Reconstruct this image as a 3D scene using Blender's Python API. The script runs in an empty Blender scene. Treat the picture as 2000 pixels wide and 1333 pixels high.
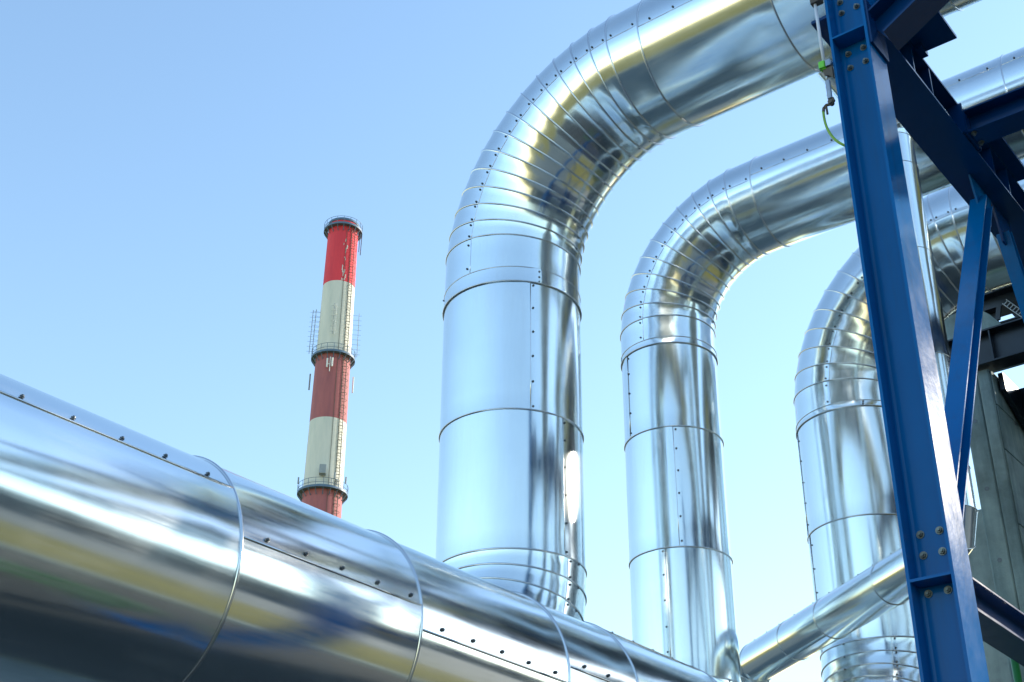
import bpy, math, random
from math import sin, cos, pi, radians, sqrt
from mathutils import Vector, Matrix

# ------------------------------------------------------------------ camera, sky, sun, exposure
# World frame: X = direction of the overhead runs (towards the right, P), Y = direction of the
# foreground pipe (away, A), Z = up, ground at z = 0.  The camera stands at the origin, 1.6 m up.
S = bpy.context.scene
C = S.collection
YAW, PITCH, ROLL = 0.66255, 0.5086, 0.0061
SUN_AZ, SUN_EL = 67.0, 22.0          # degrees, azimuth measured clockwise from the view direction


def view_dir(az):                     # horizontal direction at azimuth az (radians) in the world frame
    x, y = sin(az), cos(az)
    return Vector((x * cos(YAW) - y * sin(YAW), x * sin(YAW) + y * cos(YAW), 0))


cam = bpy.data.cameras.new('camera')
cam.sensor_width = 36.0
cam.lens = 36.0 * 2652.7 / 2000.0
cam.clip_start, cam.clip_end = 0.05, 6000
camo = bpy.data.objects.new('camera', cam)
C.objects.link(camo)
rt = view_dir(pi / 2)
fw = view_dir(0) * cos(PITCH) + Vector((0, 0, sin(PITCH)))
upv = -view_dir(0) * sin(PITCH) + Vector((0, 0, cos(PITCH)))
cr = rt * cos(ROLL) + upv * sin(ROLL)
cu = -rt * sin(ROLL) + upv * cos(ROLL)
M = Matrix((cr, cu, -fw)).transposed().to_4x4()
M.translation = Vector((0, 0, 1.6))
camo.matrix_world = M
S.camera = camo

sun_dir = view_dir(radians(SUN_AZ)) * cos(radians(SUN_EL)) + Vector((0, 0, sin(radians(SUN_EL))))
w = bpy.data.worlds.new('World')
S.world = w
w.use_nodes = True
wn, wl = w.node_tree.nodes, w.node_tree.links
sky = wn.new('ShaderNodeTexSky')
sky.sky_type = 'NISHITA'
sky.sun_disc = False
sky.sun_elevation = radians(SUN_EL)
sky.sun_rotation = math.atan2(sun_dir.x, sun_dir.y)
sky.air_density, sky.dust_density, sky.ozone_density = 1.5, 0.3, 3.0
bg = wn['Background']
bg.inputs['Strength'].default_value = 0.15
tint = wn.new('ShaderNodeMix')          # the photograph's cool white balance, over the whole sky
tint.data_type = 'RGBA'
tint.blend_type = 'MULTIPLY'
tint.inputs[0].default_value = 1.0
tint.inputs[7].default_value = (1.025, 1.02, 1.02, 1)
wl.new(sky.outputs[0], tint.inputs[6])
wl.new(tint.outputs[2], bg.inputs['Color'])

sl = bpy.data.lights.new('sun', 'SUN')
sl.energy = 2.8
sl.angle = radians(0.55)
sl.color = (1.0, 0.90, 0.76)
so = bpy.data.objects.new('sun', sl)
C.objects.link(so)
so.rotation_euler = sun_dir.to_track_quat('Z', 'Y').to_euler()
so.location = sun_dir * 60

S.view_settings.view_transform = 'Standard'
S.view_settings.look = 'None'
S.view_settings.gamma = 1
S.view_settings.use_curve_mapping = False
S.view_settings.exposure = 1.14
S.render.engine = 'CYCLES'
S.cycles.max_bounces = 10
S.cycles.glossy_bounces = 8
S.cycles.sample_clamp_indirect = 6

rnd = random.Random(7)

# ------------------------------------------------------------------ materials


def mat(name):
    m = bpy.data.materials.new(name)
    m.use_nodes = True
    return m, m.node_tree.nodes, m.node_tree.links, m.node_tree.nodes['Principled BSDF']


def coords(n, l, src='Object', scale=(1, 1, 1), jitter=True):
    tc = n.new('ShaderNodeTexCoord')
    mp = n.new('ShaderNodeMapping')
    mp.inputs['Scale'].default_value = scale
    l.new(tc.outputs[src], mp.inputs['Vector'])
    if jitter:
        oi = n.new('ShaderNodeObjectInfo')
        mu = n.new('ShaderNodeMath')
        mu.operation = 'MULTIPLY'
        mu.inputs[1].default_value = 37.0
        l.new(oi.outputs['Random'], mu.inputs[0])
        cb = n.new('ShaderNodeCombineXYZ')
        l.new(mu.outputs[0], cb.inputs[0])
        l.new(mu.outputs[0], cb.inputs[1])
        l.new(cb.outputs[0], mp.inputs['Location'])
    return mp.outputs[0]


def noise(n, l, vec, scale, detail=3.0, rough=0.5):
    t = n.new('ShaderNodeTexNoise')
    t.inputs['Scale'].default_value = scale
    t.inputs['Detail'].default_value = detail
    t.inputs['Roughness'].default_value = rough
    l.new(vec, t.inputs['Vector'])
    return t.outputs['Fac']


def ramp(n, l, fac, stops):
    r = n.new('ShaderNodeValToRGB')
    el = r.color_ramp.elements
    while len(el) < len(stops):
        el.new(0.5)
    for e, (p, c) in zip(el, stops):
        e.position = p
        e.color = (*c, 1) if len(c) == 3 else c
    l.new(fac, r.inputs[0])
    return r.outputs[0]


def maprange(n, l, fac, a, b, lo=0.3, hi=0.7):
    r = n.new('ShaderNodeMapRange')
    r.inputs['From Min'].default_value = lo
    r.inputs['From Max'].default_value = hi
    r.inputs['To Min'].default_value = a
    r.inputs['To Max'].default_value = b
    l.new(fac, r.inputs['Value'])
    return r.outputs[0]


def bump(n, l, b, h, strength, dist):
    bp = n.new('ShaderNodeBump')
    bp.inputs['Strength'].default_value = strength
    bp.inputs['Distance'].default_value = dist
    l.new(h, bp.inputs['Height'])
    l.new(bp.outputs[0], b.inputs['Normal'])


def cladding_material(name, base, r0, r1, bump_d):
    m, n, l, b = mat(name)
    b.inputs['Metallic'].default_value = 1.0
    uv = coords(n, l, 'UV')
    uvs = coords(n, l, 'UV', (14, 0.5, 1))
    streak = noise(n, l, uvs, 6.0, 4.0, 0.6)          # rolling direction streaks
    cloud = noise(n, l, uv, 2.3, 4.0, 0.55)            # hazy handled patches
    fine = noise(n, l, uv, 60.0, 3.0, 0.6)
    col = ramp(n, l, cloud, [(0.25, tuple(c * 0.955 for c in base)), (0.75, base)])
    l.new(col, b.inputs['Base Color'])
    ad = n.new('ShaderNodeMath')
    ad.operation = 'ADD'
    l.new(maprange(n, l, streak, 0, (r1 - r0) * 0.5), ad.inputs[0])
    l.new(maprange(n, l, cloud, r0, r0 + (r1 - r0) * 0.6), ad.inputs[1])
    l.new(ad.outputs[0], b.inputs['Roughness'])
    drip = noise(n, l, coords(n, l, 'UV', (3.0, 0.35, 1)), 3.0, 6.0, 0.65)
    dm = n.new('ShaderNodeMath')
    dm.operation = 'MULTIPLY'
    l.new(maprange(n, l, drip, 0.0, 1.0, 0.48, 0.78), dm.inputs[0])
    l.new(maprange(n, l, cloud, 0.05, 0.22), dm.inputs[1])
    sb_ = n.new('ShaderNodeMath')
    sb_.operation = 'SUBTRACT'
    sb_.inputs[0].default_value = 1.0
    l.new(dm.outputs[0], sb_.inputs[1])
    l.new(sb_.outputs[0], b.inputs['Metallic'])
    mx = n.new('ShaderNodeMath')
    mx.operation = 'ADD'
    l.new(maprange(n, l, noise(n, l, uv, 3.4, 1.5, 0.4), 0, 1, 0, 1), mx.inputs[0])
    l.new(maprange(n, l, fine, 0, 0.012, 0, 1), mx.inputs[1])
    bump(n, l, b, mx.outputs[0], 1.0, bump_d)
    return m


M_CLAD = cladding_material('aluminium_cladding', (0.82, 0.875, 0.875), 0.10, 0.215, 0.0003)
M_BEAD = cladding_material('aluminium_bead', (0.70, 0.72, 0.73), 0.13, 0.26, 0.001)
M_GALV = None


def paint(name, base, rough, var=0.10, coat=0.3, scale=2.5, bumpd=0.0006):
    m, n, l, b = mat(name)
    v = coords(n, l, 'Object')
    f = noise(n, l, v, scale, 5.0, 0.6)
    l.new(ramp(n, l, f, [(0.25, tuple(c * (1 - var) for c in base)), (0.75, tuple(min(1, c * (1 + var)) for c in base))]), b.inputs['Base Color'])
    l.new(maprange(n, l, noise(n, l, v, 9.0, 4.0), rough * 0.88, rough * 1.15), b.inputs['Roughness'])
    b.inputs['Coat Weight'].default_value = coat
    b.inputs['Coat Roughness'].default_value = 0.08
    bump(n, l, b, noise(n, l, v, 35.0, 3.0), 0.6, bumpd)
    return m


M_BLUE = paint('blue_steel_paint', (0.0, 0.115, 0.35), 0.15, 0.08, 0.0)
M_BLUE.node_tree.nodes['Principled BSDF'].inputs['Specular IOR Level'].default_value = 0.17
_n, _l = M_BLUE.node_tree.nodes, M_BLUE.node_tree.links
_b = _n['Principled BSDF']
_src = _b.inputs['Base Color'].links[0].from_socket
_v = coords(_n, _l, 'Object')
_chip = maprange(_n, _l, noise(_n, _l, _v, 16.0, 9.0, 0.72), 0.0, 1.0, 0.715, 0.73)
_grime = maprange(_n, _l, noise(_n, _l, coords(_n, _l, 'Object', (9, 9, 0.7)), 1.3, 6.0, 0.6), 0.0, 0.35, 0.52, 0.75)
_m1 = _n.new('ShaderNodeMix')
_m1.data_type = 'RGBA'
_m1.inputs[7].default_value = (0.02, 0.06, 0.12, 1)
_l.new(_grime, _m1.inputs[0])
_l.new(_src, _m1.inputs[6])
_m2 = _n.new('ShaderNodeMix')
_m2.data_type = 'RGBA'
_m2.inputs[7].default_value = (0.06, 0.045, 0.04, 1)
_l.new(_chip, _m2.inputs[0])
_l.new(_m1.outputs[2], _m2.inputs[6])
_l.new(_m2.outputs[2], _b.inputs['Base Color'])
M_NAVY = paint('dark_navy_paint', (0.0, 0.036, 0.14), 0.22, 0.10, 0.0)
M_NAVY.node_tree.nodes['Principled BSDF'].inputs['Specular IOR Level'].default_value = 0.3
M_BLACKST = paint('black_steel_paint', (0.004, 0.012, 0.022), 0.35, 0.2, 0.0)
M_DKBOLT = paint('bolt_zinc', (0.16, 0.18, 0.17), 0.45, 0.25, 0.0, 40, 0.0002)
M_DKBOLT.node_tree.nodes['Principled BSDF'].inputs['Metallic'].default_value = 0.7
M_SCREW = paint('screw_dark_zinc', (0.13, 0.15, 0.165), 0.4, 0.3, 0.0, 60, 0.0001)
M_SCREW.node_tree.nodes['Principled BSDF'].inputs['Metallic'].default_value = 0.5
M_GREEN = paint('lime_green_plastic', (0.16, 0.62, 0.04), 0.4, 0.08, 0.1)
M_GREENP = paint('green_paint', (0.012, 0.16, 0.03), 0.4, 0.15, 0.2)
M_CABLE = paint('yellow_green_cable', (0.22, 0.42, 0.05), 0.5, 0.15, 0.1, 30)
M_WHITEP = paint('white_conduit_plastic', (0.62, 0.66, 0.76), 0.35, 0.06, 0.2)
M_GREYM = paint('galvanised_fitting', (0.34, 0.38, 0.42), 0.35, 0.18, 0.0, 30)
M_GREYM.node_tree.nodes['Principled BSDF'].inputs['Metallic'].default_value = 0.8
M_RUST = paint('brown_clamp', (0.09, 0.075, 0.06), 0.6, 0.3, 0.0, 25)


def concrete_material(name, base, tint):
    m, n, l, b = mat(name)
    v = coords(n, l, 'Object')
    vs = coords(n, l, 'Object', (5, 5, 0.5))
    f = noise(n, l, v, 2.2, 8.0, 0.65)
    c1 = ramp(n, l, f, [(0.28, tuple(c * 0.55 for c in base)), (0.5, base), (0.74, tuple(min(1, c * 1.35) for c in base))])
    st = ramp(n, l, noise(n, l, vs, 1.6, 5.0, 0.6), [(0.35, tint), (0.65, (1, 1, 1))])
    mx = n.new('ShaderNodeMix')
    mx.data_type = 'RGBA'
    mx.blend_type = 'MULTIPLY'
    mx.inputs[0].default_value = 0.8
    l.new(c1, mx.inputs[6])
    l.new(st, mx.inputs[7])
    l.new(mx.outputs[2], b.inputs['Base Color'])
    b.inputs['Roughness'].default_value = 0.85
    bump(n, l, b, noise(n, l, v, 14.0, 8.0, 0.7), 0.7, 0.012)
    return m


M_CONC = concrete_material('pier_concrete', (0.225, 0.30, 0.305), (0.5, 0.58, 0.62))
M_CONC2 = concrete_material('pale_concrete', (0.30, 0.36, 0.35), (0.7, 0.74, 0.74))
M_SLAB = concrete_material('slab_concrete', (0.095, 0.118, 0.118), (0.8, 0.8, 0.8))


def chimney_paint(name, base, fade, chips=0.0):
    m, n, l, b = mat(name)
    v = coords(n, l, 'Object', (1, 1, 0.16), False)
    f = noise(n, l, v, 1.1, 7.0, 0.65)
    col = ramp(n, l, f, [(0.3, fade), (0.55, base), (0.8, tuple(min(1, c * 1.1) for c in base))])
    l.new(col, b.inputs['Base Color'])
    b.inputs['Roughness'].default_value = 0.75
    bump(n, l, b, noise(n, l, v, 5.0, 5.0), 0.5, 0.02)
    return m


M_RED = chimney_paint('chimney_red', (0.78, 0.055, 0.075), (0.66, 0.045, 0.07))
M_REDF = chimney_paint('chimney_faded_red', (0.42, 0.135, 0.135), (0.33, 0.11, 0.12))
M_CREAM = chimney_paint('chimney_cream', (0.70, 0.70, 0.61), (0.58, 0.61, 0.54))
M_CHIP = chimney_paint('chimney_bare_patch', (0.72, 0.70, 0.62), (0.6, 0.6, 0.55))
M_STEELB = paint('platform_blue_grey', (0.10, 0.17, 0.26), 0.5, 0.2, 0.0, 3)
M_LADDER = paint('ladder_weathered', (0.13, 0.12, 0.09), 0.6, 0.25, 0.0, 3)
M_ANT = paint('antenna_white', (0.75, 0.76, 0.72), 0.5, 0.05, 0.0)
M_ANTD = paint('antenna_dark', (0.30, 0.34, 0.36), 0.5, 0.1, 0.0)


def ground_material():
    m, n, l, b = mat('dry_grass')
    v = coords(n, l, 'Object', (1, 1, 1), False)
    f = noise(n, l, v, 0.35, 8.0, 0.7)
    g = noise(n, l, v, 9.0, 6.0, 0.7)
    c1 = ramp(n, l, f, [(0.3, (0.12, 0.115, 0.022)), (0.5, (0.22, 0.19, 0.042)), (0.72, (0.28, 0.23, 0.065))])
    c2 = ramp(n, l, g, [(0.3, (0.5, 0.55, 0.4)), (0.7, (1, 1, 1))])
    mx = n.new('ShaderNodeMix')
    mx.data_type = 'RGBA'
    mx.blend_type = 'MULTIPLY'
    mx.inputs[0].default_value = 0.7
    l.new(c1, mx.inputs[6])
    l.new(c2, mx.inputs[7])
    l.new(mx.outputs[2], b.inputs['Base Color'])
    b.inputs['Roughness'].default_value = 0.95
    bump(n, l, b, g, 1.0, 0.06)
    return m


def asphalt_material():
    m, n, l, b = mat('asphalt')
    v = coords(n, l, 'Object', (1, 1, 1), False)
    f = noise(n, l, v, 0.5, 7.0, 0.65)
    l.new(ramp(n, l, f, [(0.3, (0.018, 0.024, 0.026)), (0.7, (0.034, 0.041, 0.044))]), b.inputs['Base Color'])
    b.inputs['Roughness'].default_value = 0.9
    bump(n, l, b, noise(n, l, v, 60.0, 4.0), 0.8, 0.01)
    return m


M_GRASS, M_ASPH = ground_material(), asphalt_material()
M_HALL = paint('hall_cladding_slate', (0.055, 0.075, 0.095), 0.55, 0.15, 0.0, 0.4)
M_HALL2 = paint('boiler_house_cladding', (0.20, 0.24, 0.27), 0.5, 0.1, 0.0, 0.4)
M_HALLW = paint('hall_window_glass', (0.03, 0.04, 0.05), 0.08, 0.1, 0.0)

# ------------------------------------------------------------------ helpers
COLS = {}


def mobj(name, verts, faces, m, parent=None, smooth=False, uvs=None):
    me = bpy.data.meshes.new(name)
    me.from_pydata([tuple(v) for v in verts], [], faces)
    if smooth:
        me.polygons.foreach_set('use_smooth', [True] * len(me.polygons))
    if uvs is not None:
        ul = me.uv_layers.new(name='uv')
        for lp in me.loops:
            ul.data[lp.index].uv = uvs[lp.vertex_index]
    me.materials.append(m)
    me.update()
    o = bpy.data.objects.new(name, me)
    C.objects.link(o)
    if parent is not None:
        attach(o, parent)
    return o


def origin(o):
    p, v = o, Vector((0, 0, 0))
    while p is not None:
        v = v + p.location
        p = p.parent if p.parent is not None else None
    return v


def attach(o, parent):
    """parent o while keeping its world placement (things are only translated, never turned)"""
    o.parent = parent
    root = parent
    off = Vector((0, 0, 0))
    while root is not None:
        if root.type == 'EMPTY':
            off += root.location
        root = root.parent
    if parent.type == 'EMPTY':
        o.matrix_parent_inverse = Matrix.Translation(-off)
    else:
        o.matrix_parent_inverse = Matrix.Identity(4)


def thing(name, label, cat, loc, group=None):
    o = bpy.data.objects.new(name, None)
    C.objects.link(o)
    o.location = loc
    o.empty_display_size = 0.3
    tag(o, label, cat, group)
    return o


def tag(o, label, cat, group=None):
    o['label'] = label
    o['category'] = cat
    if group:
        o['group'] = group
    return o


def tube(pts, r, n=8, closed=False):
    pts = [Vector(p) for p in pts]
    N = len(pts)
    vs, fs = [], []
    prev = None
    for i, p in enumerate(pts):
        if closed:
            t = (pts[(i + 1) % N] - pts[i - 1]).normalized()
        else:
            t = (pts[min(i + 1, N - 1)] - pts[max(i - 1, 0)]).normalized()
        if prev is None:
            a = Vector((0, 0, 1)) if abs(t.z) < 0.9 else Vector((1, 0, 0))
            e = (a - t * a.dot(t)).normalized()
        else:
            e = (prev - t * prev.dot(t)).normalized()
        prev = e
        g = t.cross(e)
        for k in range(n):
            a = 2 * pi * k / n
            vs.append(p + e * (r * cos(a)) + g * (r * sin(a)))
    for i in range(N if closed else N - 1):
        for k in range(n):
            a, b = i * n + k, i * n + (k + 1) % n
            j = ((i + 1) % N) * n
            fs.append((a, b, j + (k + 1) % n, j + k))
    if not closed:
        fs.append(tuple(range(n - 1, -1, -1)))
        fs.append(tuple((N - 1) * n + k for k in range(n)))
    return vs, fs


def merge(*parts):
    vs, fs = [], []
    for v, f in parts:
        o = len(vs)
        vs += list(v)
        fs += [tuple(i + o for i in q) for q in f]
    return vs, fs


def boxv(x0, x1, y0, y1, z0, z1, bev=0.0):
    if bev <= 0:
        v = [Vector((x, y, z)) for z in (z0, z1) for y in (y0, y1) for x in (x0, x1)]
        f = [(0, 2, 3, 1), (4, 5, 7, 6), (0, 1, 5, 4), (2, 6, 7, 3), (0, 4, 6, 2), (1, 3, 7, 5)]
        return v, f
    b = bev                                   # chamfered on the four upright edges and the rims
    ring = [(x0 + b, y0), (x1 - b, y0), (x1, y0 + b), (x1, y1 - b), (x1 - b, y1), (x0 + b, y1), (x0, y1 - b), (x0, y0 + b)]
    v = [Vector((x, y, z)) for z in (z0, z1) for x, y in ring]
    f = [tuple(range(7, -1, -1)), tuple(range(8, 16))]
    f += [(k, (k + 1) % 8, 8 + (k + 1) % 8, 8 + k) for k in range(8)]
    return v, f


def extrude(profile, p0, p1, e1, e2):
    """profile: closed list of (a, b) in axes e1, e2, swept from p0 to p1"""
    n = len(profile)
    vs = [Vector(p) + e1 * a + e2 * b for p in (p0, p1) for a, b in profile]
    fs = [(k, (k + 1) % n, n + (k + 1) % n, n + k) for k in range(n)]
    fs.append(tuple(range(n - 1, -1, -1)))
    fs.append(tuple(range(n, 2 * n)))
    return vs, fs


def hprofile(h, b, tf, tw, r=0.0, seg=4):
    """H section: flanges at +-h/2 along the first axis, flange width b along the second"""
    q = []
    def fil(cx, cy, a0):
        if r <= 0:
            return []
        return [(cx + r * cos(a0 + pi / 2 * i / seg * -1), cy + r * sin(a0 + pi / 2 * i / seg * -1)) for i in range(seg + 1)]
    x0, x1 = h / 2, h / 2 - tf
    y0, y1 = b / 2, tw / 2
    # go around clockwise from (+x, +y)
    q += [(x0, y0), (x0, -y0), (x1, -y0)]
    q += fil(x1 - r, -y1 - r, 0)[::1] if False else []
    pts_r = [(x1 - r + r * cos(a), -y1 - r + r * sin(a)) for a in [0 + pi / 2 * i / seg for i in range(seg + 1)]] if r > 0 else [(x1, -y1)]
    q += pts_r
    pts_l = [(-x1 + r + r * cos(a), -y1 - r + r * sin(a)) for a in [pi / 2 + pi / 2 * i / seg for i in range(seg + 1)]] if r > 0 else [(-x1, -y1)]
    q += pts_l
    q += [(-x1, -y0), (-x0, -y0), (-x0, y0), (-x1, y0)]
    q += [(a, -c) for a, c in pts_l[::-1]]
    q += [(a, -c) for a, c in pts_r[::-1]]
    q += [(x1, y0)]
    return q


def hbeam(name, parent, p0, p1, e1, e2, h, b, tf, tw, m, r=0.0):
    vs, fs = extrude(hprofile(h, b, tf, tw, r), p0, p1, Vector(e1), Vector(e2))
    return mobj(name, vs, fs, m, parent)


# a screw head with washer, shared by all cladding screws (+z is outwards)
def dome(r, h, n=8, washer=1.5):
    vs, fs = [], []
    prof = [(r * washer, 0), (r * washer, h * 0.22), (r, h * 0.24), (r * 0.95, h * 0.8), (r * 0.55, h)]
    for pr, pz in prof:
        vs += [Vector((pr * cos(2 * pi * k / n), pr * sin(2 * pi * k / n), pz)) for k in range(n)]
    for i in range(len(prof) - 1):
        for k in range(n):
            fs.append((i * n + k, i * n + (k + 1) % n, (i + 1) * n + (k + 1) % n, (i + 1) * n + k))
    fs.append(tuple((len(prof) - 1) * n + k for k in range(n)))
    return vs, fs


def share_mesh(name, vf, m):
    me = bpy.data.meshes.new(name)
    me.from_pydata([tuple(v) for v in vf[0]], [], vf[1])
    me.materials.append(m)
    return me


ME_SCREW = share_mesh('screw', dome(0.0064, 0.0095), M_SCREW)
ME_SCREW_S = share_mesh('screw', dome(0.0056, 0.0085), M_SCREW)


def place(name, me, pos, nrm, parent, spin=0.0):
    o = bpy.data.objects.new(name, me)
    C.objects.link(o)
    q = Vector(nrm).to_track_quat('Z', 'Y').to_matrix().to_4x4() @ Matrix.Rotation(spin, 4, 'Z')
    q.translation = Vector(pos)
    o.parent = parent
    o.matrix_parent_inverse = Matrix.Translation(-parent.location) if parent.type == 'EMPTY' else Matrix.Identity(4)
    o.matrix_basis = q
    return o


def clad(parent, r0, r1, R, seam, wob=0.0012, nth=80, nax=None, seam_r=0.0032, bead=0.0062,
         screws=None, screw_me=None, extra=(), bead_at=1, lap=0.0035, seam_screw_off=0.028, ring_screws=(), mid=None, belly=0.0, two_beads=False):
    """One cladding sheet between two ring frames (centre, e1, e2), its lap seam, edge bead and screws."""
    c0, a0, b0 = (Vector(q) for q in r0)
    c1, a1, b1 = (Vector(q) for q in r1)
    L = (c1 - c0).length
    nax = nax or max(2, int(L / 0.07))
    s0 = radians(seam)
    dl = 0.05 / R
    modes = [(rnd.choice((2, 3, 4, 5, 6, 7)), rnd.uniform(0, 6.28), rnd.uniform(0.5, 3.0), rnd.uniform(0, 6.28), rnd.uniform(0.2, 1.0)) for _ in range(6)]
    vs, fs, uv = [], [], []
    cols = nth + 1
    for i in range(nax + 1):
        t = i / nax
        c, e1, e2 = c0.lerp(c1, t), a0.lerp(a1, t), b0.lerp(b1, t)
        if mid is not None:                      # a gore is pressed slightly convex along the bend
            q = 4 * t * (1 - t) * belly
            c = c + (mid[0] - (c0 + c1) / 2) * q
            e1, e2 = e1 + (mid[1] - (a0 + a1) / 2) * q, e2 + (mid[2] - (b0 + b1) / 2) * q
        win = sin(pi * (0.06 + 0.88 * t)) ** 0.7
        for k in range(cols):
            th = s0 + (2 * pi + dl) * k / nth - dl
            d = 0.0
            for (nn, ph, kz, pz, am) in modes:
                d += am * sin(nn * th + ph) * sin(kz * t * max(L, .25) + pz)
            rr = R + wob * 0.45 * win * d
            # the free edge of the sheet laps over its start, and the top sheet laps over the next one
            u = (th - (s0 - dl)) / (2 * pi + dl)
            if u > 1 - 2.0 * dl / (2 * pi):
                rr += lap * min(1.0, (u - (1 - 2.0 * dl / (2 * pi))) / (1.0 * dl / (2 * pi)))
            rr += lap * 0.9 * max(0.0, (t - 0.93) / 0.07) if bead_at == 1 else lap * 0.9 * max(0.0, (0.07 - t) / 0.07)
            vs.append(c + e1 * (rr * cos(th)) + e2 * (rr * sin(th)))
            uv.append((th * R, t * L))
    for i in range(nax):
        for k in range(nth):
            a = i * cols + k
            fs.append((a, a + 1, a + cols + 1, a + cols))
    sh = mobj('cladding_sheet', vs, fs, M_CLAD, parent, True, uv)
    # rolled edge bead round one end
    c, e1, e2 = (c1, a1, b1) if bead_at == 1 else (c0, a0, b0)
    pts = [c + e1 * ((R + lap) * cos(2 * pi * k / nth)) + e2 * ((R + lap) * sin(2 * pi * k / nth)) for k in range(nth)]
    v, f = tube(pts, bead, 6, True)
    mobj('edge_bead', v, f, M_BEAD, sh, True)

    if two_beads:
        pts = [c0 + a0 * ((R + lap) * cos(2 * pi * k / nth)) + b0 * ((R + lap) * sin(2 * pi * k / nth)) for k in range(nth)]
        v, f = tube(pts, bead * 0.7, 6, True)
        mobj('edge_bead', v, f, M_BEAD, sh, True)

    def surf(t, th, off=0.0):
        c, e1, e2 = c0.lerp(c1, t), a0.lerp(a1, t), b0.lerp(b1, t)
        n = e1 * cos(th) + e2 * sin(th)
        return c + n * (R + off), n.normalized()
    # lap seam along the sheet
    if seam_r > 0:
        pts = [surf(t, s0, lap)[0] for t in (0.0, 0.25, 0.5, 0.75, 1.0)]
        v, f = tube(pts, seam_r, 6)
        mobj('lap_seam', v, f, M_BEAD, sh, True)
    me = screw_me or ME_SCREW_S
    if screws:
        for t in screws:
            p, n = surf(t + rnd.uniform(-.006, .006) / L, s0 + (seam_screw_off + rnd.uniform(-.003, .003)) / R, lap * 0.8)
            place('screw', me, p, n, sh, rnd.uniform(0, 1))
    for t, thd in ring_screws:
        p, n = surf(t, radians(thd), lap * 0.5)
        place('screw', me, p, n, sh, rnd.uniform(0, 1))
    return sh


X, Y, Z = Vector((1, 0, 0)), Vector((0, 1, 0)), Vector((0, 0, 1))


def frame_riser(px, py):
    return lambda z: (Vector((px, py, z)), X, Y)


def frame_alongX(py, z):
    return lambda x: (Vector((x, py, z)), -Y, Z)


def frame_alongY(px, z):
    return lambda y: (Vector((px, y, z)), X, Z)


def upper_elbow(px, py, zh, rb):
    cx, cz = px + rb, zh - rb
    return lambda ph: (Vector((cx - rb * cos(ph), py, cz + rb * sin(ph))), -Y, -X * cos(ph) + Z * sin(ph))


def lower_elbow(px, py, zl, rb, sgn=-1):
    """from the riser downwards, turning to -Y (sgn=-1) or +Y"""
    cy, cz = py + sgn * rb, zl + rb
    return lambda ph: (Vector((px, cy - sgn * rb * cos(ph), cz - rb * sin(ph))), X, (-sgn * cos(ph)) * Y + (-sin(ph)) * Z)


def run(parent, fr, stops, R, seams, bead_at=1, step=0.2, **kw):
    for i in range(len(stops) - 1):
        L = abs(stops[i + 1] - stops[i])
        k = max(2, int(round(L / step)))
        sc = [(j + 0.5) / k for j in range(k)]
        clad(parent, fr(stops[i]), fr(stops[i + 1]), R, seams[i % len(seams)], bead_at=bead_at, screws=sc, **kw)


def elbow(parent, fr, phs, R, seam, ring_th=-104, start=None, end=None, belly=0.6, **kw):
    """segmented (gored) elbow: joints at the angles phs; start / end are ring frames of the straight ends"""
    rings = [fr(radians(p)) for p in phs]
    ang = [radians(p) for p in phs]
    seq = []
    if start:
        seq.append((start, rings[0], None))
    for i in range(len(rings) - 1):
        seq.append((rings[i], rings[i + 1], fr((ang[i] + ang[i + 1]) / 2)))
    if end:
        seq.append((rings[-1], end, None))
    for r0, r1, mid in seq:
        clad(parent, r0, r1, R, seam, wob=0.00035, nax=4, seam_r=0.003, bead=0.0072, mid=mid, belly=belly,
             screws=(0.16, 0.84), seam_screw_off=0.030, two_beads=mid is None and r0 is start, ring_screws=((0.93, ring_th),) if mid else (), lap=0.003, **kw)


def spread(a, b, n):
    return [a + (b - a) * i / (n - 1) for i in range(n)]


# ------------------------------------------------------------------ ground and surroundings
def struct(o):
    o['kind'] = 'structure'
    return o


v, f = boxv(-2500, 2500, -2500, 2500, -0.5, 0.0)
struct(mobj('ground', v, f, M_GRASS))
v, f = boxv(-5.7, 1.3, -14, 160, 0.002, 0.006)
struct(mobj('asphalt_road', v, f, M_ASPH))
v, f = boxv(-45.0, -5.75, -14, 60, 0.003, 0.010)
struct(mobj('concrete_pavement', v, f, M_SLAB))
v, f = boxv(1.3, 1.6, -14, 160, 0.0, 0.12)
struct(mobj('kerb', v, f, M_CONC2))
v, f = boxv(1.62, 9.0, -13.9, 5.0, 0.003, 0.010)
struct(mobj('concrete_pavement', v, f, M_SLAB))
v, f = boxv(9.0, 45.9, -60, 160, 0.003, 0.010)
struct(mobj('rear_yard', v, f, M_SLAB))
v, f = boxv(-45.0, 1.6, -14.4, -14.0, 0.0, 0.12)
struct(mobj('kerb', v, f, M_CONC2))

# long slate-coloured hall across the grass (seen only as the dark band mirrored in the pipes)
hall = thing('industrial_hall', 'long low slate coloured industrial hall beyond the grass, seen mirrored in the pipes', 'building', (52, 20, 0))
v, f = boxv(46, 60, -45, 120, 0, 12.0)
mobj('wall', v, f, M_HALL, hall)
v, f = extrude([(45.6, 12.0), (60.4, 12.0), (60.4, 12.4), (53, 13.6), (45.6, 12.4)], (0, -45.4, 0), (0, 120.4, 0), X, Z)
mobj('roof', v, f, M_HALL, hall)
for i in range(16):
    v, f = boxv(45.93, 45.99, -40 + i * 10, -34 + i * 10, 3.6, 5.6)
    mobj('window', v, f, M_HALLW, hall)

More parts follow.
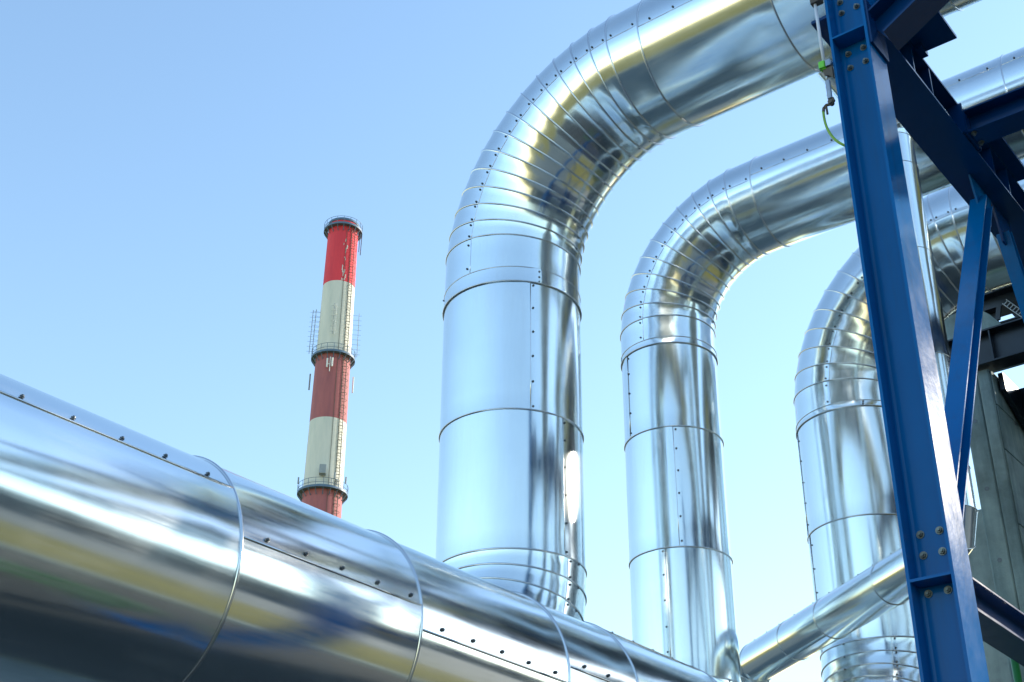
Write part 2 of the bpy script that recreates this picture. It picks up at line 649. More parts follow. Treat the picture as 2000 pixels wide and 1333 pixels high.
# boiler house to the right, outside the picture: it shades the yard and shows in the pipes' right flanks
boil = thing('boiler_house', 'grey blue boiler house to the right of the pipes, seen mirrored in their flanks', 'building', (4.5, 32, 0))
v, f = boxv(-1.0, 6.2, 20.5, 45, 0, 10.9)
mobj('wall', v, f, M_HALL2, boil)
v, f = boxv(-1.1, 6.3, 20.3, 45.2, 10.9, 11.2)
mobj('roof', v, f, M_HALL, boil)
for i in range(3):
    for j in range(2):
        v, f = boxv(-0.3 + i * 2.1, 1.2 + i * 2.1, 20.43, 20.49, 2.6 + j * 3.9, 4.6 + j * 3.9)
        mobj('window', v, f, M_HALLW, boil)
gr = thing('guard_rail', 'green painted guard rail at the foot of the blue column, below the picture', 'guard rail', (-1.45, 5.5, 0))
for zz in (0.45, 0.85):
    v, f = boxv(-1.47, -1.41, 3.0, 5.0, zz, zz + 0.14, 0.01)
    mobj('rail', v, f, M_GREENP, gr)
for yy in (3.05, 4.85):
    v, f = boxv(-1.53, -1.472, yy, yy + 0.08, 0.006, 1.0)
    mobj('post', v, f, M_GREENP, gr)

# ------------------------------------------------------------------ the three clad pipes
ZH = 8.256
# (1) the big foreground pipe that turns up into the right-hand riser
PX, PY, R0, R3 = -4.19, 10.195, 0.507, 0.493
ZL0 = 3.33
pipe_a = thing('insulated_pipe', 'huge shiny clad pipe crossing the lower left, rising again behind the blue column', 'pipe', (PX, 4.0, 0), 'metal clad pipe loops')
fy = frame_alongY(PX, ZL0)
hs = [-6.0, -5.0, -4.0, -3.0, -2.0, -1.0, 0.05, 1.05, 2.055, 3.112, 4.117, 5.172, 5.782, 6.80, 7.82]
hseam = [20, 40, 10, 30, 15, 35, 5, 25, 33.4, 8.0, -3.5, 5.8, 56.0, 15.0, 20]
for i in range(len(hs) - 1):
    y0, y1 = hs[i], hs[i + 1]
    k = int(round((y1 - y0) / 0.203))
    sc = [(0.135 + 0.203 * j) / (y1 - y0) for j in range(k) if (0.135 + 0.203 * j) < (y1 - y0) - 0.01]
    clad(pipe_a, fy(y0), fy(y1), R0, hseam[i], wob=0.00035, nth=128, seam_r=0.0062, bead=0.0072,
         screws=sc, screw_me=ME_SCREW, seam_screw_off=0.031, lap=0.004)
clad(pipe_a, fy(7.82), fy(PY - 1.33), R0, 10, nth=96)
z3 = lambda z: 1.6 + (z - 1.6) * 0.986
RB3 = 1.33
le = lower_elbow(PX, PY, z3(4.732) - RB3, RB3, -1)
elbow(pipe_a, lambda ph: le(pi / 2 - ph), spread(0, 90, 14), R3, -60)
fr = frame_riser(PX, PY)
run(pipe_a, fr, [z3(4.732), z3(5.745), z3(6.722)], R3, [-140, -146], bead_at=0, wob=0.0006, nth=112)
run(pipe_a, fr, [z3(6.722), z3(6.775)], R3 + 0.003, [-60], bead_at=0)
ZH3 = 8.132
xe = lambda px, py, z: (Vector((px, py, z)), -Y, -X)
elbow(pipe_a, upper_elbow(PX, PY, ZH3, RB3), spread(5.5, 88.5, 13), R3, -3, start=xe(PX, PY, z3(6.775)), end=frame_alongX(PY, ZH3)(-2.62))
run(pipe_a, frame_alongX(PY, ZH3), [-2.62, -1.62, -0.62, 0.4, 1.4, 2.4, 3.4, 4.4, 5.4, 6.4, 7.4, 8.4], R3, [15, 5, -7], wob=0.0002)

# (2) the left riser
PX1, PY1, R1 = -5.31, 6.805, 0.5
pipe_b = thing('insulated_pipe', 'tall clad pipe in the middle with the broad uppermost elbow, nearest the chimney', 'pipe', (PX1, PY1, 0), 'metal clad pipe loops')
RB1 = 1.35
ZL1 = 4.635 - RB1
le = lower_elbow(PX1, PY1, ZL1, RB1, -1)
elbow(pipe_b, lambda ph: le(pi / 2 - ph), spread(0, 90, 15), R1, -5, ring_th=10)
run(pipe_b, frame_alongY(PX1, ZL1), [PY1 - RB1 - k for k in range(0, 11)], R1, [30, 10, 50])
fr = frame_riser(PX1, PY1)
clad(pipe_b, fr(4.635), fr(5.619), R1, -8.6, bead_at=0, screws=[0.03, 0.23, 0.43, 0.63, 0.83, 0.97], wob=0.0009, nth=112, seam_screw_off=0.02)
clad(pipe_b, fr(5.619), fr(6.618), R1, -37.3, bead_at=0, screws=[0.03, 0.22, 0.41, 0.60, 0.79, 0.97], wob=0.0009, nth=112, seam_screw_off=0.02)
clad(pipe_b, fr(6.618), fr(6.737), R1 + 0.004, -27.9, bead_at=0, screws=[0.12, 0.4, 0.85], wob=0.0003, nth=112, seam_screw_off=-0.02, ring_screws=((0.8, -135), (0.1, -140)))
elbow(pipe_b, upper_elbow(PX1, PY1, ZH, RB1), spread(5.5, 85, 14), R1, -1, start=xe(PX1, PY1, 6.737), end=frame_alongX(PY1, ZH)(-3.81))
run(pipe_b, frame_alongX(PY1, ZH), [-3.81, -2.82, -1.82, -0.82, 0.18, 1.18, 2.18, 3.18, 4.18, 5.18, 6.18, 7.18, 8.18], R1, [-3.5, 160, 20, 5], wob=0.0002)

# (3) the middle riser
PX2, PY2, R2 = -5.2, 8.835, 0.4
pipe_c = thing('insulated_pipe', 'slimmer clad pipe between the two others, its elbow passing behind the blue column', 'pipe', (PX2, PY2, 0), 'metal clad pipe loops')
RB2 = 0.98
ZL2 = 4.28 - RB2
le = lower_elbow(PX2, PY2, ZL2, RB2, 1)
elbow(pipe_c, lambda ph: le(pi / 2 - ph), spread(0, 90, 12), R2, -60, ring_th=10)
run(pipe_c, frame_alongY(PX2, ZL2), [PY2 + RB2 + k for k in range(0, 9)], R2, [30, 10, 50])
fr = frame_riser(PX2, PY2)
clad(pipe_c, fr(4.28), fr(5.267), R2, -75.6, bead_at=0, screws=[0.18, 0.38, 0.58, 0.78, 0.97], wob=0.0006, nth=96, seam_screw_off=-0.02)
clad(pipe_c, fr(5.267), fr(6.28), R2, -59.5, bead_at=0, screws=[0.05, 0.24, 0.43, 0.62, 0.81, 0.97], wob=0.0006, nth=96, seam_screw_off=0.02)
clad(pipe_c, fr(6.28), fr(7.041), R2, -118.5, bead_at=0, screws=[0.05, 0.29, 0.53, 0.77, 0.96], wob=0.0008, nth=96, seam_screw_off=0.012)
clad(pipe_c, fr(7.041), fr(7.099), R2 + 0.003, -140, bead_at=0, wob=0.0003, nth=96, seam_r=0.002)
elbow(pipe_c, upper_elbow(PX2, PY2, ZH, RB2), spread(2, 84, 11), R2, -1, start=xe(PX2, PY2, 7.099), end=frame_alongX(PY2, ZH)(-4.09))
run(pipe_c, frame_alongX(PY2, ZH), [-4.09, -3.03, -1.965, -0.92, 0.1, 1.1, 2.1, 3.1, 4.1, 5.1, 6.1, 7.1, 8.1], R2, [5.5, 18.5, 18, 10], wob=0.0002)

# (4) the thin bypass: up from below, across to behind the column, up and into the left pipe's run
RS = 0.158
by = thing('bypass_pipe', 'thin clad pipe slanting from the slim pipe to behind the blue column', 'pipe', (-5.25, 9.915, 3.3))
bz = 4.70
pa, pb = Vector((-5.25, 9.915, bz)), Vector((-2.79, 8.19, bz))
db = (pb - pa).normalized()
sb = Vector((db.y, -db.x, 0))            # side facing the camera


def mitre(c, d_in, d_out):
    """ring frame in the mitre plane between two directions"""
    t = (d_in + d_out).normalized()
    n = d_in.cross(d_out).normalized()
    o = t.cross(n)
    return c, n, o / max(0.3, o.cross(n).dot(d_in)) if False else o


def small_run(parent, pts, stops=None):
    for i in range(len(pts) - 1):
        (c0, a0, b0), (c1, a1, b1) = pts[i], pts[i + 1]
        L = (c1 - c0).length
        k = int(L / 0.2)
        clad(parent, (c0, a0, b0), (c1, a1, b1), RS, 62, wob=0.0005, nth=40, nax=max(1, int(L / 0.08)),
             seam_r=0.002, bead=0.0032, screws=[(j + .5) / k for j in range(k)] if k else None, lap=0.002, seam_screw_off=0.01)


def bend_frames(c, d0, d1, rb, n):
    """gored elbow centred on corner c from direction d0 to d1 (perpendicular), side axis kept"""
    s = d0.cross(d1).normalized()
    o = c - d0 * rb + d1 * rb
    out = []
    for i in range(n + 1):
        ph = pi / 2 * i / n
        out.append((o - d1 * (rb * cos(ph)) + d0 * (rb * sin(ph)), s, (-d1 * cos(ph) + d0 * sin(ph))))
    return out


up_el = bend_frames(pa, Z, db, 0.16, 2)
low = [(Vector((pa.x, pa.y, 3.45)), up_el[0][1], up_el[0][2])] + up_el
mid_a = up_el[-1]
el2 = bend_frames(pb, db, Z, 0.2, 2)
# the straight run keeps the seam on top
top = lambda p: (p, sb, Z)
run_pts = [low[0], (Vector((pa.x, pa.y, 4.3)), up_el[0][1], up_el[0][2])] + up_el
small_run(by, run_pts)
p0, p1 = mid_a[0], el2[0][0]
Lr = (p1 - p0).length
cuts = [0.0, 0.25, 0.47, 0.78, 1.0]
small_run(by, [top(p0.lerp(p1, t)) for t in cuts])
small_run(by, el2)
zt = 7.86
small_run(by, [(Vector((pb.x, pb.y, z)), el2[-1][1], el2[-1][2]) for z in (el2[-1][0].z, 5.2, 6.0, 6.85, 7.60, zt)])
el3 = bend_frames(Vector((pb.x, pb.y, zt + 0.2)), Z, -Y, 0.2, 4)
small_run(by, el3)
small_run(by, [el3[-1], (Vector((pb.x, PY1 + 0.20, zt + 0.2)), el3[-1][1], el3[-1][2])])

# ------------------------------------------------------------------ blue steelwork
CX, CY = -1.885, 5.26
col = thing('steel_column', 'tall bright blue bolted steel column standing in front of the pipes', 'column', (CX, CY, 0))
hbeam('shaft', col, (CX, CY, 0.03), (CX, CY, 7.45), X, Y, 0.20, 0.205, 0.014, 0.010, M_BLUE, 0.016)


def hexbolt():
    r, h = 0.0125, 0.010
    hexv = [Vector((r * cos(pi / 3 * k), r * sin(pi / 3 * k), z)) for z in (0.004, 0.004 + h) for k in range(6)]
    hexf = [(k, (k + 1) % 6, 6 + (k + 1) % 6, 6 + k) for k in range(6)] + [tuple(range(6, 12))]
    n = 14
    wv = [Vector((0.0175 * cos(2 * pi * k / n), 0.0175 * sin(2 * pi * k / n), z)) for z in (0, 0.004) for k in range(n)]
    wf = [(k, (k + 1) % n, n + (k + 1) % n, n + k) for k in range(n)] + [tuple(range(n, 2 * n))]
    sv = [Vector((0.0075 * cos(2 * pi * k / 8), 0.0075 * sin(2 * pi * k / 8), z)) for z in (0.014, 0.021) for k in range(8)]
    sf = [(k, (k + 1) % 8, 8 + (k + 1) % 8, 8 + k) for k in range(8)] + [tuple(range(8, 16))]
    return merge((hexv, hexf), (wv, wf), (sv, sf))


ME_BOLT = share_mesh('bolt', hexbolt(), M_DKBOLT)
WEB = CY - 0.005
for (bx_, bz_) in ((-1.934, 3.66), (-1.851, 3.66), (-1.934, 3.569), (-1.852, 3.569), (-1.937, 3.405), (-1.854, 3.405),
                   (-1.934, 6.258), (-1.852, 6.258), (-1.934, 6.168), (-1.851, 6.170), (-1.937, 6.536), (-1.854, 6.536), (-1.937, 6.61), (-1.854, 6.62)):
    place('bolt', ME_BOLT, (bx_, WEB, bz_), -Y, col, rnd.uniform(0, 1))
for zz in (3.440, 6.316):
    v, f = boxv(CX - 0.0855, CX + 0.0855, CY - 0.1025, CY - 0.0055, zz - 0.006, zz + 0.006)
    mobj('stiffener_plate', v, f, M_BLUE, col)
v, f = boxv(CX - 0.2, CX + 0.2, CY - 0.2, CY + 0.2, 0.006, 0.03)
mobj('base_plate', v, f, M_BLUE, col)

# upper girder going away from the column, with stiffeners
GX0, GX1, GZ0, GZ1 = -2.03, -1.785, 6.430, 6.660
gx = (GX0 + GX1) / 2
gird = thing('steel_girder', 'dark blue girder under the overhead pipes, running back from the column', 'girder', (gx, 7.5, 6.43))
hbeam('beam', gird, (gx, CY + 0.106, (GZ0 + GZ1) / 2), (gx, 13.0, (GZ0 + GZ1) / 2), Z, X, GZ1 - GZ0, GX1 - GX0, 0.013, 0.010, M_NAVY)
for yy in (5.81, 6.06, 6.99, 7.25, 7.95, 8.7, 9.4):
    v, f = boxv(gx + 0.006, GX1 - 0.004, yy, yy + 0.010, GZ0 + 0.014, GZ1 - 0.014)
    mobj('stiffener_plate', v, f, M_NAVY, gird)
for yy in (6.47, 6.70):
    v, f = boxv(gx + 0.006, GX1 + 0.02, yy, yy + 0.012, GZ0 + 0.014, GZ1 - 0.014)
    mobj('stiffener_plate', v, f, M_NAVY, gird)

cb = thing('cross_beam', 'dark blue cross beam joining the girder from the right edge', 'beam', (0.0, 6.58, 6.46))
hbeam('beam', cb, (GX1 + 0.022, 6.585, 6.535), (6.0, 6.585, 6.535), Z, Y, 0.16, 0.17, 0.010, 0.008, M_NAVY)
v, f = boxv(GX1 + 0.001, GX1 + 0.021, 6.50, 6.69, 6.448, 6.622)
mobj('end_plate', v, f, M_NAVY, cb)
for yy in (6.53, 6.64):
    place('bolt', ME_BOLT, (GX1 + 0.045, yy, 6.455), -Z, cb)

low = thing('tie_beam', 'dark lower tie beam behind the column in the bottom right corner', 'beam', (-1.855, 7.5, 3.33))
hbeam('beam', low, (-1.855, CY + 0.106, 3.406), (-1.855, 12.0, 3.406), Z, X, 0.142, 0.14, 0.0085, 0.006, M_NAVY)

# knee braces between column and girder
def brace(parent, p0, p1, h, b, m=M_BLUE):
    p0, p1 = Vector(p0), Vector(p1)
    d = (p1 - p0).normalized()
    e1 = X.cross(d).normalized()
    return hbeam('brace_bar', parent, p0, p1, e1, X, h, b, 0.009, 0.007, m)


kb = thing('knee_brace', 'bright blue slanting brace rising from the column to the girder', 'brace', (-1.905, 6.2, 3.6))
brace(kb, (-1.905, 5.46, 3.70), (-1.905, 7.0, 6.29), 0.096, 0.10)
v, f = extrude([(6.86, 6.425), (7.20, 6.425), (7.10, 6.18), (6.96, 6.13)], (-1.911, 0, 0), (-1.899, 0, 0), Y, Z)
mobj('gusset_plate', v, f, M_BLUE, kb)
v, f = extrude([(5.368, 3.49), (5.368, 3.95), (5.56, 3.95), (5.66, 3.70), (5.5, 3.49)], (-1.911, 0, 0), (-1.899, 0, 0), Y, Z)
mobj('gusset_plate', v, f, M_BLUE, kb)
kb2 = thing('knee_brace', 'thin blue brace dropping from the girder at the right edge', 'brace', (-1.905, 7.9, 3.6))
brace(kb2, (-1.905, 7.36, 6.27), (-1.905, 8.55, 3.55), 0.075, 0.08)
v, f = extrude([(7.22, 6.426), (7.52, 6.426), (7.45, 6.18), (7.30, 6.18)], (-1.911, 0, 0), (-1.899, 0, 0), Y, Z)
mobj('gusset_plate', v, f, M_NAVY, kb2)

# bearing plates on the girder and the strut that leaves the column to the upper right
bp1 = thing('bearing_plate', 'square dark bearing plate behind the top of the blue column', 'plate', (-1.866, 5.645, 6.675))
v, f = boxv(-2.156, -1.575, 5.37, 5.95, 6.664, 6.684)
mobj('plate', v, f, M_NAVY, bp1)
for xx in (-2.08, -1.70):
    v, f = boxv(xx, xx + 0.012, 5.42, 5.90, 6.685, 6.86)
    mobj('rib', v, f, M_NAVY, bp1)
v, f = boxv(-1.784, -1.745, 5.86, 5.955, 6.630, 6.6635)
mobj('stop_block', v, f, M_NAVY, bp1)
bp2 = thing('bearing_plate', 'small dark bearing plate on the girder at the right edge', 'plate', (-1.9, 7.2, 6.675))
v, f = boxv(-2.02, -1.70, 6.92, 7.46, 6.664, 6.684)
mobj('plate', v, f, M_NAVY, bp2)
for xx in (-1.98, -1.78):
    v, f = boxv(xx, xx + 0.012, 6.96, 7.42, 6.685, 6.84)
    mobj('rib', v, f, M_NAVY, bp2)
st = thing('diagonal_strut', 'dark blue strut leaving the column head towards the upper right', 'strut', (-1.76, 5.26, 6.3))
d = Vector((0.87, 0, 0.50)).normalized()
n = Vector((-d.z, 0, d.x))
q0 = Vector((-1.758, 5.27, 6.318))
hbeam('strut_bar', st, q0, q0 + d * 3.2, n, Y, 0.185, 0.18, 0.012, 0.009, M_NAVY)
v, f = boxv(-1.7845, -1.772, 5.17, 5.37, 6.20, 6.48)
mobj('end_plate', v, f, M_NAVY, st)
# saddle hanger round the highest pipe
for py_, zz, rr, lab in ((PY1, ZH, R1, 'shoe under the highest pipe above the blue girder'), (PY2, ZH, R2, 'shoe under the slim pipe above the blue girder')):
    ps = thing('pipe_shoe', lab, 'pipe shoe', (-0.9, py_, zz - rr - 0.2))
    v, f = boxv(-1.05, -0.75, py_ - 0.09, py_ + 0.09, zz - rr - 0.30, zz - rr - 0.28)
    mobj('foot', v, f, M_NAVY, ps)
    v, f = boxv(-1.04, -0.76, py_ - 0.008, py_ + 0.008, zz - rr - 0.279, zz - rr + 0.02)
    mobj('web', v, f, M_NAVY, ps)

# ------------------------------------------------------------------ earthing conduit on the column
ec = thing('earthing_conduit', 'pale conduit with lime green clamp and earthing cable on the column edge', 'conduit', (-2.02, 5.15, 5.6))
fy_ = 5.15
v, f = tube([(-2.033, fy_, 6.60), (-2.031, fy_, 6.40), (-2.028, fy_, 6.165)], 0.0085, 12)
mobj('conduit', v, f, M_WHITEP, ec, True)
v, f = merge(boxv(-2.051, -2.020, fy_ - 0.024, fy_ + 0.014, 6.138, 6.178, 0.004), tube([(-2.029, fy_, 6.132), (-2.029, fy_, 6.186)], 0.013, 12))
mobj('green_clamp', v, f, M_GREEN, ec)
v, f = merge(boxv(-2.018, -1.990, fy_ - 0.018, fy_ + 0.006, 6.140, 6.178, 0.003), boxv(-2.000, -1.986, fy_ - 0.012, fy_ + 0.02, 6.150, 6.170))
mobj('clamp_bracket', v, f, M_GREYM, ec)
v, f = extrude([(-2.040, 6.136), (-1.988, 6.136), (-1.988, 6.060), (-2.006, 6.085), (-2.030, 6.092)], (0, fy_ - 0.008, 0), (0, fy_ + 0.012, 0), X, Z)
mobj('beam_clip', v, f, M_RUST, ec)
v, f = tube([(-2.026, fy_, 6.13), (-2.024, fy_, 6.055)], 0.006, 10)
mobj('rod', v, f, M_GREYM, ec, True)
v, f = merge(boxv(-2.031, -2.009, fy_ - 0.016, fy_ + 0.006, 5.942, 6.055, 0.004), tube([(-2.034, fy_ - .006, 6.02), (-2.008, fy_ - .006, 6.02)], 0.004, 8), tube([(-2.034, fy_ - .006, 5.968), (-2.008, fy_ - .006, 5.968)], 0.004, 8))
mobj('turnbuckle', v, f, M_GREYM, ec)
v, f = merge(tube([(-2.010, fy_, 5.945), (-2.004, fy_, 5.925), (-2.020, fy_, 5.912), (-2.046, fy_, 5.918), (-2.062, fy_, 5.905), (-2.066, fy_, 5.885)], 0.008, 8),
             tube([(-2.020, fy_ - .016, 5.921), (-2.020, fy_ + .016, 5.921)], 0.012, 10), tube([(-2.048, fy_, 5.918), (-2.046, fy_, 5.862)], 0.006, 8))
mobj('cable_lug', v, f, M_RUST, ec)
pts = []
for i in range(13):
    t = i / 12
    pts.append(Vector((-2.066, fy_, 5.89)) * (1 - t) ** 3 + Vector((-2.072, fy_, 5.78)) * 3 * t * (1 - t) ** 2 + Vector((-2.04, fy_, 5.69)) * 3 * t * t * (1 - t) + Vector((-1.982, fy_ + 0.02, 5.648)) * t ** 3)
v, f = tube(pts, 0.0068, 10)
mobj('cable', v, f, M_CABLE, ec, True)
v, f = boxv(-2.052, -1.992, fy_ - 0.02, fy_ + 0.02, 6.575, 6.615, 0.004)
mobj('top_clamp', v, f, M_RUST, ec)

# ------------------------------------------------------------------ concrete pier at the right edge
pier = thing('concrete_pier', 'weathered grey concrete pier behind the blue brace at the right edge', 'pier', (-3.66, 12.6, 0))
v, f = boxv(-3.81, -3.628, 12.0, 14.2, 0, 7.80, 0.012)
mobj('pier_panel', v, f, M_CONC, pier)
v, f = boxv(-3.622, -3.505, 11.995, 14.2, 0, 7.80, 0.012)
mobj('pier_panel', v, f, M_CONC, pier)
for k, zz in enumerate((0.0, 1.6, 3.2, 4.8, 6.2, 6.95, 7.42)):
    z1 = (1.6, 3.2, 4.8, 6.2, 6.95, 7.42, 7.80)[k]
    v, f = boxv(-3.504, -3.490, 12.02, 14.18, zz + 0.008, z1 - 0.008, 0.004)
    mobj('board_panel', v, f, M_CONC, pier)
ME_TIE = share_mesh('tie_hole', ([Vector((0.022 * cos(2 * pi * k / 10), 0.022 * sin(2 * pi * k / 10), z)) for z in (0.0, 0.003) for k in range(10)],
                                 [(k, (k + 1) % 10, 10 + (k + 1) % 10, 10 + k) for k in range(10)] + [tuple(range(10, 20))]), M_SCREW)
for zz in (5.2, 5.9, 6.6, 7.3):
    place('tie_hole', ME_TIE, (-3.72, 12.0, zz), -Y, pier)
    place('tie_hole', ME_TIE, (-3.488, 12.5, zz + 0.1), X, pier)
pier2 = thing('concrete_pier', 'paler concrete pier half hidden behind the blue column', 'pier', (-4.2, 13.6, 0))
v, f = boxv(-4.75, -4.05, 13.2, 14.0, 0, 6.9, 0.02)
mobj('shaft', v, f, M_CONC2, pier2)
pb_ = thing('pier_beam', 'dark steel beam lying across the concrete pier behind the brace', 'beam', (-3.0, 11.95, 7.82))
hbeam('beam', pb_, (-4.0, 12.02, 8.005), (1.5, 12.02, 8.005), Z, Y, 0.36, 0.22, 0.016, 0.011, M_BLACKST)
for xx in (-3.7, -3.42, -3.0):
    v, f = boxv(xx, xx + 0.012, 11.92, 12.012, 7.842, 8.168)
    mobj('stiffener_plate', v, f, M_BLACKST, pb_)
blk = thing('bearing_block', 'grey wedge shaped concrete block above the dark beam on the pier', 'block', (-3.62, 12.5, 8.2))
v, f = extrude([(-4.05, 8.20), (-3.26, 8.20), (-3.46, 8.50), (-3.62, 8.66), (-3.95, 8.60)], (0, 12.22, 0), (0, 12.9, 0), X, Z)
mobj('block', v, f, M_CONC, blk)
v, f = boxv(-3.80, -3.35, 12.2, 12.215, 8.205, 8.25)
mobj('bearing_plate', v, f, M_BLUE, blk)
cbk = thing('cantilever_bracket', 'dark steel bracket on the right side of the concrete pier top', 'bracket', (-3.3, 12.8, 7.4))
v, f = extrude([(12.15, 7.80), (13.9, 7.80), (13.9, 7.1), (13.0, 7.25), (12.15, 7.62)], (-3.47, 0, 0), (-3.42, 0, 0), Y, Z)
mobj('side_plate', v, f, M_BLACKST, cbk)
v, f = boxv(-3.47, -2.6, 12.6, 12.75, 7.42, 7.80)
mobj('arm', v, f, M_BLACKST, cbk)
v, f = boxv(-3.2, -2.3, 13.6, 13.75, 7.15, 7.80)
mobj('arm', v, f, M_BLACKST, cbk)
# dark frame farther back with a cable ladder
bf = thing('rear_beam', 'dark steel beam under the right hand pipe elbow with sky slits', 'beam', (-2.6, 12.9, 8.5))
hbeam('beam', bf, (-4.3, 13.0, 9.03), (1.5, 13.0, 9.03), Z, Y, 0.20, 0.24, 0.016, 0.011, M_BLACKST)
v, f = boxv(-4.3, -3.60, 12.98, 13.02, 8.45, 8.925)
mobj('web_plate', v, f, M_BLACKST, bf)
hbeam('lower_beam', bf, (-3.598, 13.0, 8.66), (1.5, 13.0, 8.66), Z, Y, 0.20, 0.2, 0.016, 0.011, M_BLACKST)
for x0, x1 in ((-3.53, -3.57), (-3.28, -3.22)):
    v, f = extrude([(-0.025, 0), (0.025, 0), (0.025, 0.03), (-0.025, 0.03)], (x1, 12.86, 8.77), (x0, 12.86, 8.92), X, Y)
    mobj('hanger', v, f, M_BLACKST, bf)
dk = thing('shade_deck', 'added shading deck mostly hidden behind the right hand pipe elbow, over the pier', 'shade deck', (-1.0, 13, 9.2))  # added deck, mostly hidden, blocks sky light from the rear beams
for k in range(10):
    v, f = boxv(-3.6 + k * 0.62, -3.0 + k * 0.62, 11.45, 15.0, 9.18, 9.22)
    mobj('shade_panel', v, f, M_STEELB, dk)
cl = thing('cable_ladder', 'small dark cable ladder hanging in the gap beside the pier', 'cable ladder', (-3.05, 12.6, 8.4))
la, lb = Vector((-3.42, 12.7, 8.86)), Vector((-3.20, 12.7, 8.56))
ld = (lb - la).normalized()
ls = Vector((ld.z, 0, -ld.x)) * 0.028
for s in (-1, 1):
    v, f = tube([la + ls * s, lb + ls * s], 0.006, 6)
    mobj('rail', v, f, M_GREYM, cl)
for k in range(9):
    p = la.lerp(lb, (k + .5) / 9)
    v, f = tube([p - ls, p + ls], 0.006, 6)
    mobj('rung', v, f, M_GREYM, cl)
gp = thing('downpipe', 'green painted pipe at the bottom right corner by the pier', 'pipe', (-3.715, 11.9, 0))
v, f = tube([(-3.715, 11.9, 0.0), (-3.715, 11.9, 5.0)], 0.034, 14)
mobj('tube', v, f, M_GREENP, gp, True)
for zz in (1.0, 3.0, 4.6):
    v, f = tube([(-3.715, 11.9, zz), (-3.715, 11.9, zz + 0.03)], 0.040, 14)
    mobj('bracket_ring', v, f, M_GREENP, gp, True)

# ------------------------------------------------------------------ chimney
CHD = 150.0
cpos = view_dir(radians(-8.5)) * CHD
chim = thing('chimney', 'tall red and white banded chimney far behind the pipes', 'chimney', cpos)
tocam = (-cpos).normalized()
cside = Vector((-tocam.y, tocam.x, 0))              # to the right as seen from the camera
ch_r = lambda z: 1.93 + (101.0 - z) * 0.0108


def lathe(prof, n=64, cx=0.0, cy=0.0):
    vs, fs = [], []
    for r, z in prof:
        vs += [Vector((cx + r * cos(2 * pi * k / n), cy + r * sin(2 * pi * k / n), z)) for k in range(n)]
    for i in range(len(prof) - 1):
        for k in range(n):
            fs.append((i * n + k, i * n + (k + 1) % n, (i + 1) * n + (k + 1) % n, (i + 1) * n + k))
    return vs, fs


def ch_part(name, vf, m, parent=None, smooth=False):
    o = mobj(name, vf[0], vf[1], m, None, smooth)
    o.parent = parent or chim
    return o


bands = [(0, 10, M_CREAM), (10, 22, M_REDF), (22, 34, M_CREAM), (34, 46, M_REDF), (46, 54.5, M_CREAM), (54.5, 63.5, M_REDF), (63.5, 72.6, M_CREAM), (72.6, 81.5, M_REDF), (81.5, 91.85, M_CREAM), (91.85, 101.1, M_RED)]
for z0, z1, m in bands:
    prof = [(ch_r(z0 + (z1 - z0) * k / 4), z0 + (z1 - z0) * k / 4) for k in range(5)]
    ch_part('shaft_band', lathe(prof), m, None, True)
ch_part('rim', lathe([(1.93, 101.1), (2.02, 101.15), (2.02, 101.45), (1.80, 101.45), (1.80, 99.0)]), M_STEELB, None, True)


def pt(r, az, z):                                   # point on the chimney, az from the camera side to the right
    d = tocam * cos(az) + cside * sin(az)
    return d * r + Z * z


def platform(z, ro, rail_h, n_br):
    ri = ch_r(z) + 0.05
    p = ch_part('platform', lathe([(ri, z), (ro, z), (ro, z + 0.10), (ri, z + 0.10), (ri, z)]), M_STEELB)
    for k in range(n_br):
        a = 2 * pi * k / n_br
        ch_part('bracket', tube([pt(ro - 0.05, a, z), pt(ri - 0.02, a, z - 0.75)], 0.055, 5), M_STEELB, p)
        ch_part('post', tube([pt(ro - 0.03, a, z + 0.1), pt(ro - 0.03, a, z + rail_h)], 0.03, 5), M_STEELB, p)
    for h in (0.55, 1.1):
        ch_part('rail', tube([pt(ro - 0.03, 2 * pi * k / 40, z + rail_h * h / 1.1) for k in range(40)], 0.028, 5, True), M_STEELB, p)
    ch_part('toe_board', lathe([(ro, z + 0.1), (ro, z + 0.28)]), M_STEELB, p)
    return p


platform(100.2, 2.52, 1.15, 18)
platform(81.3, 2.72, 1.15, 20)
platform(63.3, 2.98, 1.15, 20)
# caged ladder on the sunny side
lad = None
LA = radians(38)
for (z0, z1) in ((2.0, 63.3), (63.3, 81.3), (81.3, 100.2)):
    vf = []
    for s in (-1, 1):
        vf.append(tube([pt(ch_r(z) + 0.22, LA + s * 0.24 / ch_r(z), z) for z in (z0, (z0 + z1) / 2, z1)], 0.05, 5))
    o = ch_part('ladder', merge(*vf), M_LADDER)
    rung = [tube([pt(ch_r(z) + 0.22, LA - 0.24 / ch_r(z), z), pt(ch_r(z) + 0.22, LA + 0.24 / ch_r(z), z)], 0.03, 4) for z in [z0 + 0.4 * k for k in range(int((z1 - z0) / 0.4))]]
    rg = ch_part('rungs', merge(*rung), M_LADDER, o)
    rg['kind'] = 'stuff'
    hoops = []
    for k in range(int((z1 - z0) / 0.9)):
        z = z0 + 0.9 * k
        hoops.append(tube([pt(ch_r(z) + 0.22 + 0.55 * sin(pi * j / 6), LA - 0.36 * cos(pi * j / 6) / ch_r(z), z) for j in range(7)], 0.028, 4))
    hp = ch_part('cage_hoops', merge(*hoops), M_LADDER, o)
    hp['kind'] = 'stuff'
    ch_part('cable', tube([pt(ch_r(z) + 0.06, LA - 0.42, z) for z in (z0, (z0 + z1) / 2, z1)], 0.035, 4), M_LADDER, o)


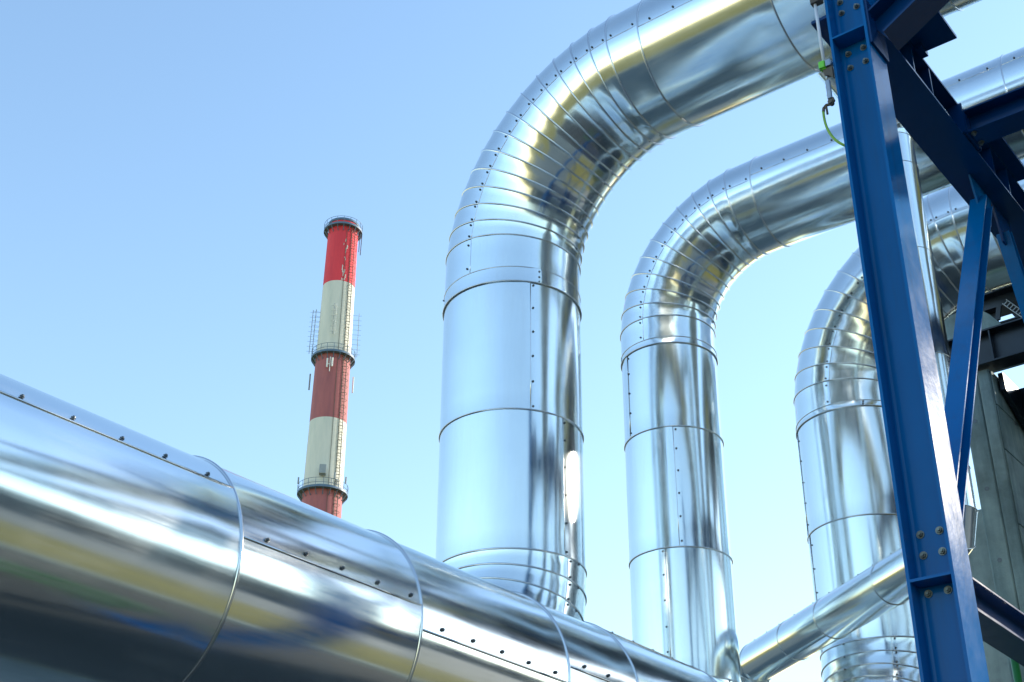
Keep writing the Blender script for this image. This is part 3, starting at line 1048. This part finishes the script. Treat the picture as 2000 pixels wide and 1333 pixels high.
def antenna_mast(az, z0, z1, n, out, m, m2):
    o = ch_part('antenna_mast', tube([pt(ch_r(z0) + out, az, z0), pt(ch_r(z1) + out, az, z1)], 0.04, 5), m)
    for k in range(n):
        z = z0 + (z1 - z0) * (k + .5) / n
        c = pt(ch_r(z) + out, az, z)
        t = (pt(1, az + pi / 2, 0))
        rd = pt(1, az, 0)
        ch_part('dipole', tube([c - t * 0.36, c + t * 0.36], 0.022, 4), m, o)
        ch_part('arm', tube([pt(ch_r(z), az, z), c + rd * 0.35], 0.018, 4), m2, o)
    return o


antenna_mast(radians(-8), 82.15 + 1.6, 88.15, 6, 0.45, M_ANTD, M_ANT)
antenna_mast(radians(-93), 82.15, 88.45, 9, 0.9, M_ANTD, M_STEELB)
antenna_mast(radians(-80), 82.15, 88.25, 9, 0.55, M_ANTD, M_STEELB)
antenna_mast(radians(92), 82.15, 88.45, 9, 0.75, M_ANTD, M_STEELB)
antenna_mast(radians(-2), 83.65, 88.15, 4, 0.55, M_ANT, M_ANT)
for az, dz in ((-16, 0.0), (-2, 0.1)):
    ch_part('panel_antenna', tube([pt(ch_r(80) + 0.35, radians(az), 79.15 + dz), pt(ch_r(80) + 0.35, radians(az), 80.35 + dz)], 0.11, 6), M_ANT)
ch_part('antenna_arm', tube([pt(ch_r(80) + 0.35, radians(-16), 79.65), pt(ch_r(80) + 0.35, radians(-9), 79.55)], 0.07, 5), M_ANT)
ch_part('panel_antenna', tube([pt(ch_r(80) + 0.35, radians(-8), 78.55), pt(ch_r(80) + 0.35, radians(-8), 80.55)], 0.05, 6), M_ANT)
for az in (96, -97):
    ch_part('panel_antenna', tube([pt(ch_r(79) + 0.5, radians(az), 77.25), pt(ch_r(79) + 0.5, radians(az), 79.45)], 0.10, 6), M_ANT if az > 0 else M_ANTD)
ch_part('obstruction_light', tube([pt(ch_r(65) + 0.55, radians(-4), 64.85), pt(ch_r(65) + 0.55, radians(-4), 65.95)], 0.55, 4), M_ANTD)
for az in (-80, 25, 60):
    ch_part('obstruction_light', tube([pt(2.98, radians(az), 64.45), pt(2.98, radians(az), 65.25)], 0.10, 6), M_ANTD)
ch_part('hanging_pipe', tube([pt(2.5, radians(80), 100.15), pt(2.45, radians(80), 96.85)], 0.06, 5), M_STEELB)
ch_part('hanging_pipe', tube([pt(2.3, radians(76), 100.15), pt(2.25, radians(76), 97.25)], 0.05, 5), M_STEELB)
for k in range(16):                                  # flaked paint beside the ladder on the upper red band
    z = 92.0 + rnd.random() ** 1.3 * 6.5
    a = radians(rnd.uniform(6, 22))
    hw, hh = rnd.uniform(0.02, 0.05), rnd.uniform(0.1, 0.55)
    q = [pt(ch_r(z) + 0.012, a - hw, z - hh), pt(ch_r(z) + 0.012, a + hw * .6, z - hh * .7), pt(ch_r(z) + 0.012, a + hw, z + hh * .6), pt(ch_r(z) + 0.012, a - hw * .5, z + hh)]
    ch_part('paint_flake', (q, [(0, 1, 2, 3)]), M_CHIP)
